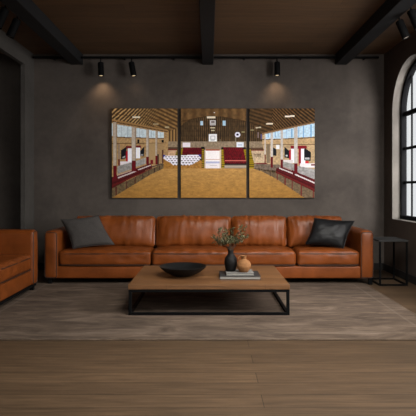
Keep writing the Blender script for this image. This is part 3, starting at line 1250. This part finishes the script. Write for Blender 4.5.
# side wall zones below the eaves, left
fill([(111, 121), (168, 131.5), (168, 163), (111, 188)], (168, 138, 98), 1, .16, 21)
line(111, 119.6, 168, 130.8, 1.9, (160, 126, 84)); line(111, 121.2, 168, 131.8, 0.9, (92, 66, 40))
SKY = (204, 218, 226)
for poly in ([(111, 123), (112.8, 123.3), (112.8, 136), (111, 136)], [(117, 124.4), (133.6, 127.1), (133.6, 137.2), (117, 136.6)],
             [(136.2, 127.7), (146.3, 129.4), (146.3, 137.6), (136.2, 137.3)], [(148.7, 129.8), (156.3, 131.1), (156.3, 138), (148.7, 137.8)],
             [(157.8, 131.4), (163.8, 132.3), (163.8, 138.4), (157.8, 138.2)]):
    fill(poly, SKY, 1, .07, 31)
for x in (121.5, 127.8, 139.6, 142.9, 151.2, 153.8, 160.8):
    line(x, 125 + (x - 117) * .16 + .6, x, 137.2, 0.45, (150, 168, 184), .8)
line(113, 136.9, 164, 138.5, 0.8, (96, 72, 50))
fill([(111, 138), (164, 139.2), (164, 142.6), (111, 143.2)], (178, 148, 108), 1, .12, 17)
line(111, 143.4, 164, 143.2, 0.7, (104, 78, 52))
rect(126, 146, 132, 149, (120, 24, 34)); rect(136, 145.5, 141, 148, (120, 24, 34))
rect(127.8, 148.6, 131.8, 163, (236, 236, 246)); rect(136, 147.6, 140.2, 158.5, (238, 240, 248))
rect(125.8, 151, 127.8, 163, (176, 26, 44)); rect(120, 161.5, 131, 166, (222, 216, 222))
rect(118.2, 144, 119.6, 166, (150, 134, 118)); rect(118, 159, 119.8, 165.5, (104, 16, 28))
fill([(121, 150.4), (126.4, 146.4), (125.8, 158), (121, 159.6)], (26, 26, 32)); fill([(122.6, 157), (125, 155.5), (125, 157.5), (122.6, 158.2)], (170, 170, 172))
fill([(140.2, 151), (144.4, 146.2), (144, 156.6), (140.2, 155.6)], (24, 26, 34)); rect(141, 154, 143, 155.4, (150, 152, 156))
fill([(117.5, 166), (132, 162.2), (132, 169), (117.5, 174)], (150, 148, 146), 1, .14, 41)
fill([(136, 160.8), (146, 157.6), (146, 163.5), (136, 167)], (158, 156, 154), 1, .14, 42)
rect(149, 143.6, 155.6, 163, (172, 146, 108), .8); rect(158, 143.6, 163.5, 162, (160, 134, 98), .7)
rect(150.4, 160, 153, 164, (122, 24, 36)); rect(157.5, 154, 159, 164.5, (70, 48, 40)); rect(162, 150, 163.4, 163, (92, 56, 46))
# bleachers and rails, left
fill([(111, 177.5), (150.5, 163.4), (152.5, 167), (111, 189)], (88, 24, 27), 1, .16, 51)
line(117.8, 178, 136, 171.2, 1.2, (208, 196, 196)); line(138, 170, 151, 165.2, 1.0, (206, 194, 194))
line(117, 175.6, 134, 169.8, 0.9, (206, 190, 176), .8); line(112, 183.6, 152, 167.6, 0.8, (70, 14, 18)); line(111, 186.4, 152.5, 168.6, 1.2, (104, 30, 28))
# fence, left
fill([(111, 189), (152, 168.6), (163.5, 164), (164.5, 168.8), (150, 175), (113, 198.5), (111, 198.5)], (104, 88, 64), 1, .2, 61)
line(152, 167, 163, 163.6, 1.4, (86, 74, 64))
for x, y0, y1 in ((116, 187, 196.5), (126.7, 181.5, 190), (135.2, 177, 185.6), (142.6, 173, 180.5), (149, 170.5, 176.5), (154.5, 168, 173.5), (159.6, 166, 171)):
    line(x, y0, x, y1, 0.85, (84, 26, 26) if x < 140 else (72, 50, 44))
# posts, left
for x0, x1, y0, yr, y1 in ((112.9, 116.6, 122, 165.5, 179), (131.6, 136, 127.2, 160.8, 171.5), (146.2, 148.9, 129.6, 156.8, 164.5), (155.4, 157.4, 131.2, 155.4, 164.6)):
    rect(x0, y0, x1, yr, (186, 174, 160), 1, .08, 71); rect(x1 - 0.8, y0, x1, yr, (140, 126, 112), .8); rect(x0, yr, x1, y1, (104, 14, 26))
rect(137.2, 139.6, 139.3, 143.4, (18, 18, 20)); rect(161.7, 139.8, 163.8, 142.4, (14, 14, 16))
# sand
sand = inside([(111, 198.6), (113, 197.4), (150, 175), (163.5, 168.4), (176, 167.4), (204, 167.8), (222, 167.9), (251, 168.2), (262, 171), (276, 178.5), (306, 198.6)])
sc_ = 0.86 + 0.16 * vnoise(14, 5, 81) + 0.12 * vnoise(5, 2.5, 82)
top = np.array((176, 138, 84)); bot = np.array((154, 115, 58))
tt = np.clip((PY - 168) / 30, 0, 1)[..., None]
img[sand] = ((top * (1 - tt) + bot * tt) * sc_[..., None])[sand]
# sand heap, banner, stands in the middle
fill([(163.4, 160), (166, 158), (200, 160), (203.5, 162), (204, 168.4), (163.4, 168.8)], (158, 116, 58), 1, .18, 91)
fill([(182.6, 147.4), (202, 147.4), (203, 158), (200, 157), (181, 154.6)], (98, 14, 26), 1, .25, 92)
for i in range(9):
    for j in range(4):
        rect(183.4 + i * 2.1 + (j % 2), 148.4 + j * 2.0, 184.1 + i * 2.1 + (j % 2), 149.2 + j * 2.0, (64, 6, 16), .9)
fill([(181, 155), (181, 149), (183, 148), (181.8, 154.6)], (142, 122, 26))
ban = [(163.2, 155.8), (198.5, 154.8), (201, 158), (198, 161.4), (190, 165.3), (173.5, 165.3), (170, 162.5), (166, 160.5), (163.2, 158.2)]
fill(ban, (226, 224, 234), 1, .05, 93)
for j in range(5):
    for i in range(12):
        x, y = 166 + i * 3.2 + (1.6 if j % 2 else 0) - j * .2, 156.2 + j * 2.05
        if inside([(x, y), (x + .01, y), (x + .01, y + .3), (x, y + .3)]).any() or True:
            m_ = inside([(x - .9, y), (x + .9, y), (x + .9, y + 1.05), (x - .9, y + 1.05)]) & inside(ban)
            img[m_] = (58, 54, 66)
fill([(163, 158.5), (163, 154.8), (166, 154.6)], (44, 56, 140)); fill([(198, 154.6), (200.6, 157.8), (201, 154.4)], (44, 56, 140))
fill([(201.6, 148), (204.2, 148), (204.2, 168), (202.6, 168)], (146, 124, 26)); rect(201, 146.8, 204.4, 149, (20, 18, 18))
for y in np.arange(150, 168, 1.9):
    rect(201.6, y, 204.2, y + .6, (70, 56, 18))
# bright gateway
rect(205, 147.6, 221, 150.4, (150, 128, 110)); rect(205.6, 149.6, 220, 150.8, (176, 86, 54))
rect(205.2, 150.8, 220.4, 168.2, (238, 234, 236)); rect(205.2, 159.2, 220.4, 160, (206, 176, 164)); rect(205.2, 161.5, 220.4, 163.2, (176, 180, 210)); rect(205.2, 163.2, 220.4, 168.2, (222, 216, 222), .7)
rect(210, 165.2, 217, 165.8, (176, 168, 170)); rect(204.4, 150, 205.6, 168.2, (214, 196, 180)); rect(219.8, 150, 221, 168.2, (214, 196, 180))
# right stand
fill([(222.4, 147.4), (245, 147.4), (249, 168.2), (222.4, 168.2)], (132, 120, 112))
fill([(222.6, 147.3), (244.4, 147.3), (247.6, 164.6), (224.2, 164.6)], (104, 14, 26), 1, .22, 95)
for i in range(11):
    for j in range(8):
        rect(224.2 + i * 2.0 + (j % 2) + j * .15, 148.6 + j * 1.9, 224.9 + i * 2.0 + (j % 2) + j * .15, 149.5 + j * 1.9, (62, 6, 16), .9)
line(225, 160.6, 247, 160.6, 0.6, (226, 130, 120), .9); rect(224.6, 163.4, 247.5, 165, (36, 20, 22)); rect(224.6, 165.6, 247.5, 167.4, (172, 160, 146))
rect(221.5, 147, 223.4, 149.6, (22, 20, 20)); rect(243, 147, 246, 149, (22, 20, 20))
fill([(221.3, 149.6), (223.2, 149.6), (224.8, 168), (221.4, 168)], (152, 132, 24))
fill([(243.6, 149.4), (250.6, 149.4), (255.2, 168.2), (248, 168.2)], (150, 128, 24))
for y in np.arange(151, 168, 1.9):
    rect(221.3, y, 224.6, y + .6, (84, 68, 18)); dx = (y - 149.4) * .24
    rect(244 + dx, y, 250.8 + dx, y + .6, (78, 64, 18))
# signs and openings of the end wall
rect(182.6, 142.4, 190.2, 147.2, (228, 222, 230)); rect(236.4, 142, 244, 147, (222, 228, 238)); rect(238, 144, 242.6, 145.4, (168, 184, 204), .7)
rect(207, 116.2, 215.2, 118.2, (232, 222, 204)); rect(209.8, 120, 215.8, 125.2, (204, 202, 206)); rect(211, 121, 214.6, 122.8, (104, 92, 88), .8); rect(210.6, 123.4, 215, 124.2, (150, 140, 134), .8)
rect(200.2, 120.8, 203, 125.2, (184, 208, 226)); rect(222.7, 120.4, 225.8, 125.4, (178, 206, 226))
rect(210.4, 127, 215, 128.2, (196, 186, 160)); rect(211, 129.8, 214.8, 131, (188, 178, 152))
rect(208.8, 133.9, 217, 141.5, (238, 238, 240)); rect(210.2, 135.8, 215.2, 139.8, (176, 178, 184)); rect(210.9, 136.5, 214.5, 139.1, (232, 232, 234)); line(210.6, 140.4, 214.5, 140.4, .4, (120, 120, 124))
cl = (PX - 237.6) ** 2 + (PY - 134.6) ** 2
img[cl < 2.7 ** 2] = (222, 222, 236); img[cl < 1.25 ** 2] = (34, 34, 66)
line(235.8, 137, 235.8, 142, .5, (150, 140, 124)); line(220.3, 139, 220.3, 141.4, .6, (150, 140, 124)); line(261.2, 134, 261.2, 139, .9, (96, 90, 140)); line(258, 132, 258, 138, .8, (128, 114, 118))
rect(213.8, 112, 215, 113, (226, 224, 230))
# side wall, right
fill([(316, 121), (262, 133), (262, 142), (266, 163), (316, 190)], (184, 160, 126), 1, .14, 121)
line(316, 122.4, 262, 134, 2.4, (142, 112, 78)); line(316, 120.8, 262, 132.6, .7, (84, 58, 36))
SK2 = (196, 220, 238)
for poly in ([(265.6, 133.8), (270.8, 132.8), (270.8, 138.8), (265.6, 139)], [(273, 132.2), (281, 130.5), (281, 138.6), (273, 139)],
             [(282.6, 130), (294.2, 127.6), (294.2, 137.8), (282.6, 138.4)], [(297.2, 126.8), (316, 122.9), (316, 136.4), (297.2, 137.6)]):
    fill(poly, SK2, 1, .08, 131)
for x, w_ in ((268.2, .5), (275.4, .6), (278.2, .6), (286.6, .9), (292, 1.4), (298.6, .8), (303.6, 1.4), (311, 1.5)):
    line(x, 127.6 - (x - 290) * .2 + 1.2, x, 137.4, w_, (112, 164, 208), .85)
line(262, 139.8, 316, 137.4, .8, (84, 64, 46))
fill([(262, 140.4), (316, 138), (316, 144.2), (262, 144)], (190, 162, 124), 1, .12, 133); line(262, 144.3, 316, 144.6, .6, (120, 94, 66))
rect(266.2, 144.5, 270, 163, (132, 116, 96)); rect(276, 144.8, 279.6, 149, (232, 232, 236))
rect(290.4, 145.6, 307, 148.8, (134, 26, 40)); rect(291, 148.8, 294.6, 163, (240, 238, 246)); rect(301, 148.8, 305.2, 165.6, (240, 238, 248)); rect(298.8, 147, 301, 165, (146, 26, 42)); rect(289.2, 150, 291, 160, (176, 28, 46))
fill([(272.6, 147), (276.6, 149.4), (276.4, 156), (272.6, 155.2)], (26, 28, 36)); fill([(284.6, 146.8), (289.4, 151), (289, 158.4), (284.6, 157.4)], (26, 28, 36)); rect(285.4, 155, 287.8, 156.4, (190, 190, 194))
fill([(304.4, 147.8), (311, 152), (310.8, 161), (304.2, 160.2)], (24, 26, 34)); rect(305, 157.4, 309.8, 159.4, (184, 186, 190)); rect(305.6, 161, 309, 164.8, (206, 36, 52))
rect(283.6, 160, 293, 163.4, (216, 210, 212)); rect(300, 163.4, 316, 167.6, (226, 222, 226)); rect(311, 164, 316, 165.4, (122, 34, 38))
fill([(283, 161.4), (294.4, 164.4), (294.4, 172), (283, 168)], (154, 152, 150), 1, .14, 141); fill([(297.8, 166), (316, 169.4), (316, 180), (297.8, 173.6)], (160, 158, 158), 1, .14, 142)
fill([(254, 164), (279, 164.5), (283, 167), (277, 171), (254, 168.4)], (118, 104, 92), 1, .2, 143)
fill([(276, 168.4), (283, 166.4), (316, 180), (316, 193), (276, 173.4)], (90, 22, 28), 1, .15, 151)
line(279, 168, 292.6, 173.4, 1.1, (214, 204, 206)); line(295, 174.4, 316, 183.6, 1.2, (216, 206, 208)); line(283, 167, 292, 170.6, .7, (206, 190, 180), .7)
line(276, 171.6, 316, 190.6, 1.2, (108, 34, 32)); line(276, 170.4, 316, 188, .7, (66, 12, 18))
fill([(251, 168), (277, 173.4), (316, 192.6), (316, 198.6), (305.6, 198.6), (276, 178.8), (262, 171.6)], (112, 96, 76), 1, .18, 161)
for x, y0, y1 in ((259, 168, 171), (264.6, 169.6, 173.4), (270.4, 171, 176.6), (277.2, 173.6, 180.4), (285, 176.6, 185.4), (292.4, 180, 190.6), (301.2, 184.6, 196), (313.6, 190, 198.6)):
    line(x, y0, x, y1, .9, (112, 22, 28) if x > 275 else (76, 58, 50))
for x0, x1, y0, yr, y1 in ((264.2, 265.6, 133.8, 154.6, 163), (270.8, 273, 132.4, 157, 167.4), (280.6, 282.9, 130.2, 159.4, 168), (294.2, 297.6, 127.2, 163.4, 173.6)):
    rect(x0, y0, x1, yr, (196, 190, 186), 1, .06, 171); rect(x0, yr, x1, y1, (104, 14, 28))
# a little grain, then to linear
img *= (0.97 + 0.06 * vnoise(2.2, 2.2, 181))[..., None]
img = np.clip(img, 0, 255) / 255
img = img ** 1.12
lin = 1.15 * np.where(img <= 0.04045, img / 12.92, ((img + 0.055) / 1.055) ** 2.4)

pm = mat('printed_canvas', (0.5, 0.5, 0.5, 1), 0.75, spec=0.15)
N_, L_, B_ = nodes(pm)
at = N_.new('ShaderNodeAttribute')
at.attribute_name = 'print'
L_.new(at.outputs['Color'], B_.inputs['Base Color'])
M['edge'] = metal_black('black_canvas_edge', (0.006, 0.006, 0.006, 1), 0.8, 0.15)

YP = 6.95
for (x0, x1, label) in ((111.8, 177.6, 'left panel of the arena canvas print: windows, posts and red bleachers'),
                        (180.8, 246.4, 'middle panel of the arena canvas print: white gateway between red seats'),
                        (249.2, 314.8, 'right panel of the arena canvas print: blue windows and black flags')):
    y0, y1 = 108.4, 197.9
    a, b = px(x0, y1, YP), px(x1, y0, YP)
    rt = root('canvas_panel', label, 'wall art', ((a.x + b.x) / 2, YB - 0.004, a.z), 'panels of the arena canvas print')
    bm = bmesh.new(); box(bm, a.x, b.x, YP + 0.001, YB - 0.004, a.z, b.z, 0.003, 1)
    obj('stretcher', bm, M['edge'], rt, smooth=False)
    nx, ny = int((x1 - x0) * 2.6), int((y1 - y0) * 2.6)
    gx = np.linspace(a.x + .002, b.x - .002, nx + 1)
    gz = np.linspace(b.z - .002, a.z + .002, ny + 1)
    X, Z = np.meshgrid(gx, gz)
    base = np.array(rt.location)
    co = np.stack([X - base[0], np.full_like(X, YP - base[1]), Z - base[2]], -1).reshape(-1, 3)
    idx = np.arange((nx + 1) * (ny + 1)).reshape(ny + 1, nx + 1)
    faces = np.stack([idx[:-1, :-1], idx[1:, :-1], idx[1:, 1:], idx[:-1, 1:]], -1).reshape(-1, 4)
    me = bpy.data.meshes.new('print')
    me.from_pydata(co.tolist(), [], faces.tolist())
    ca_ = me.color_attributes.new('print', 'FLOAT_COLOR', 'POINT')
    ix_ = np.clip(((np.linspace(x0, x1, nx + 1) - AX0) * SS).astype(int), 0, W_ - 1)
    iy_ = np.clip(((np.linspace(y0, y1, ny + 1) - AY0) * SS).astype(int), 0, H_ - 1)
    colr = lin[np.ix_(iy_, ix_)].reshape(-1, 3)
    rgba = np.concatenate([colr, np.ones((len(colr), 1))], 1).astype(np.float32)
    ca_.data.foreach_set('color', rgba.ravel())
    me.materials.append(pm)
    o = bpy.data.objects.new('print', me)
    COL.objects.link(o)
    o.parent = rt
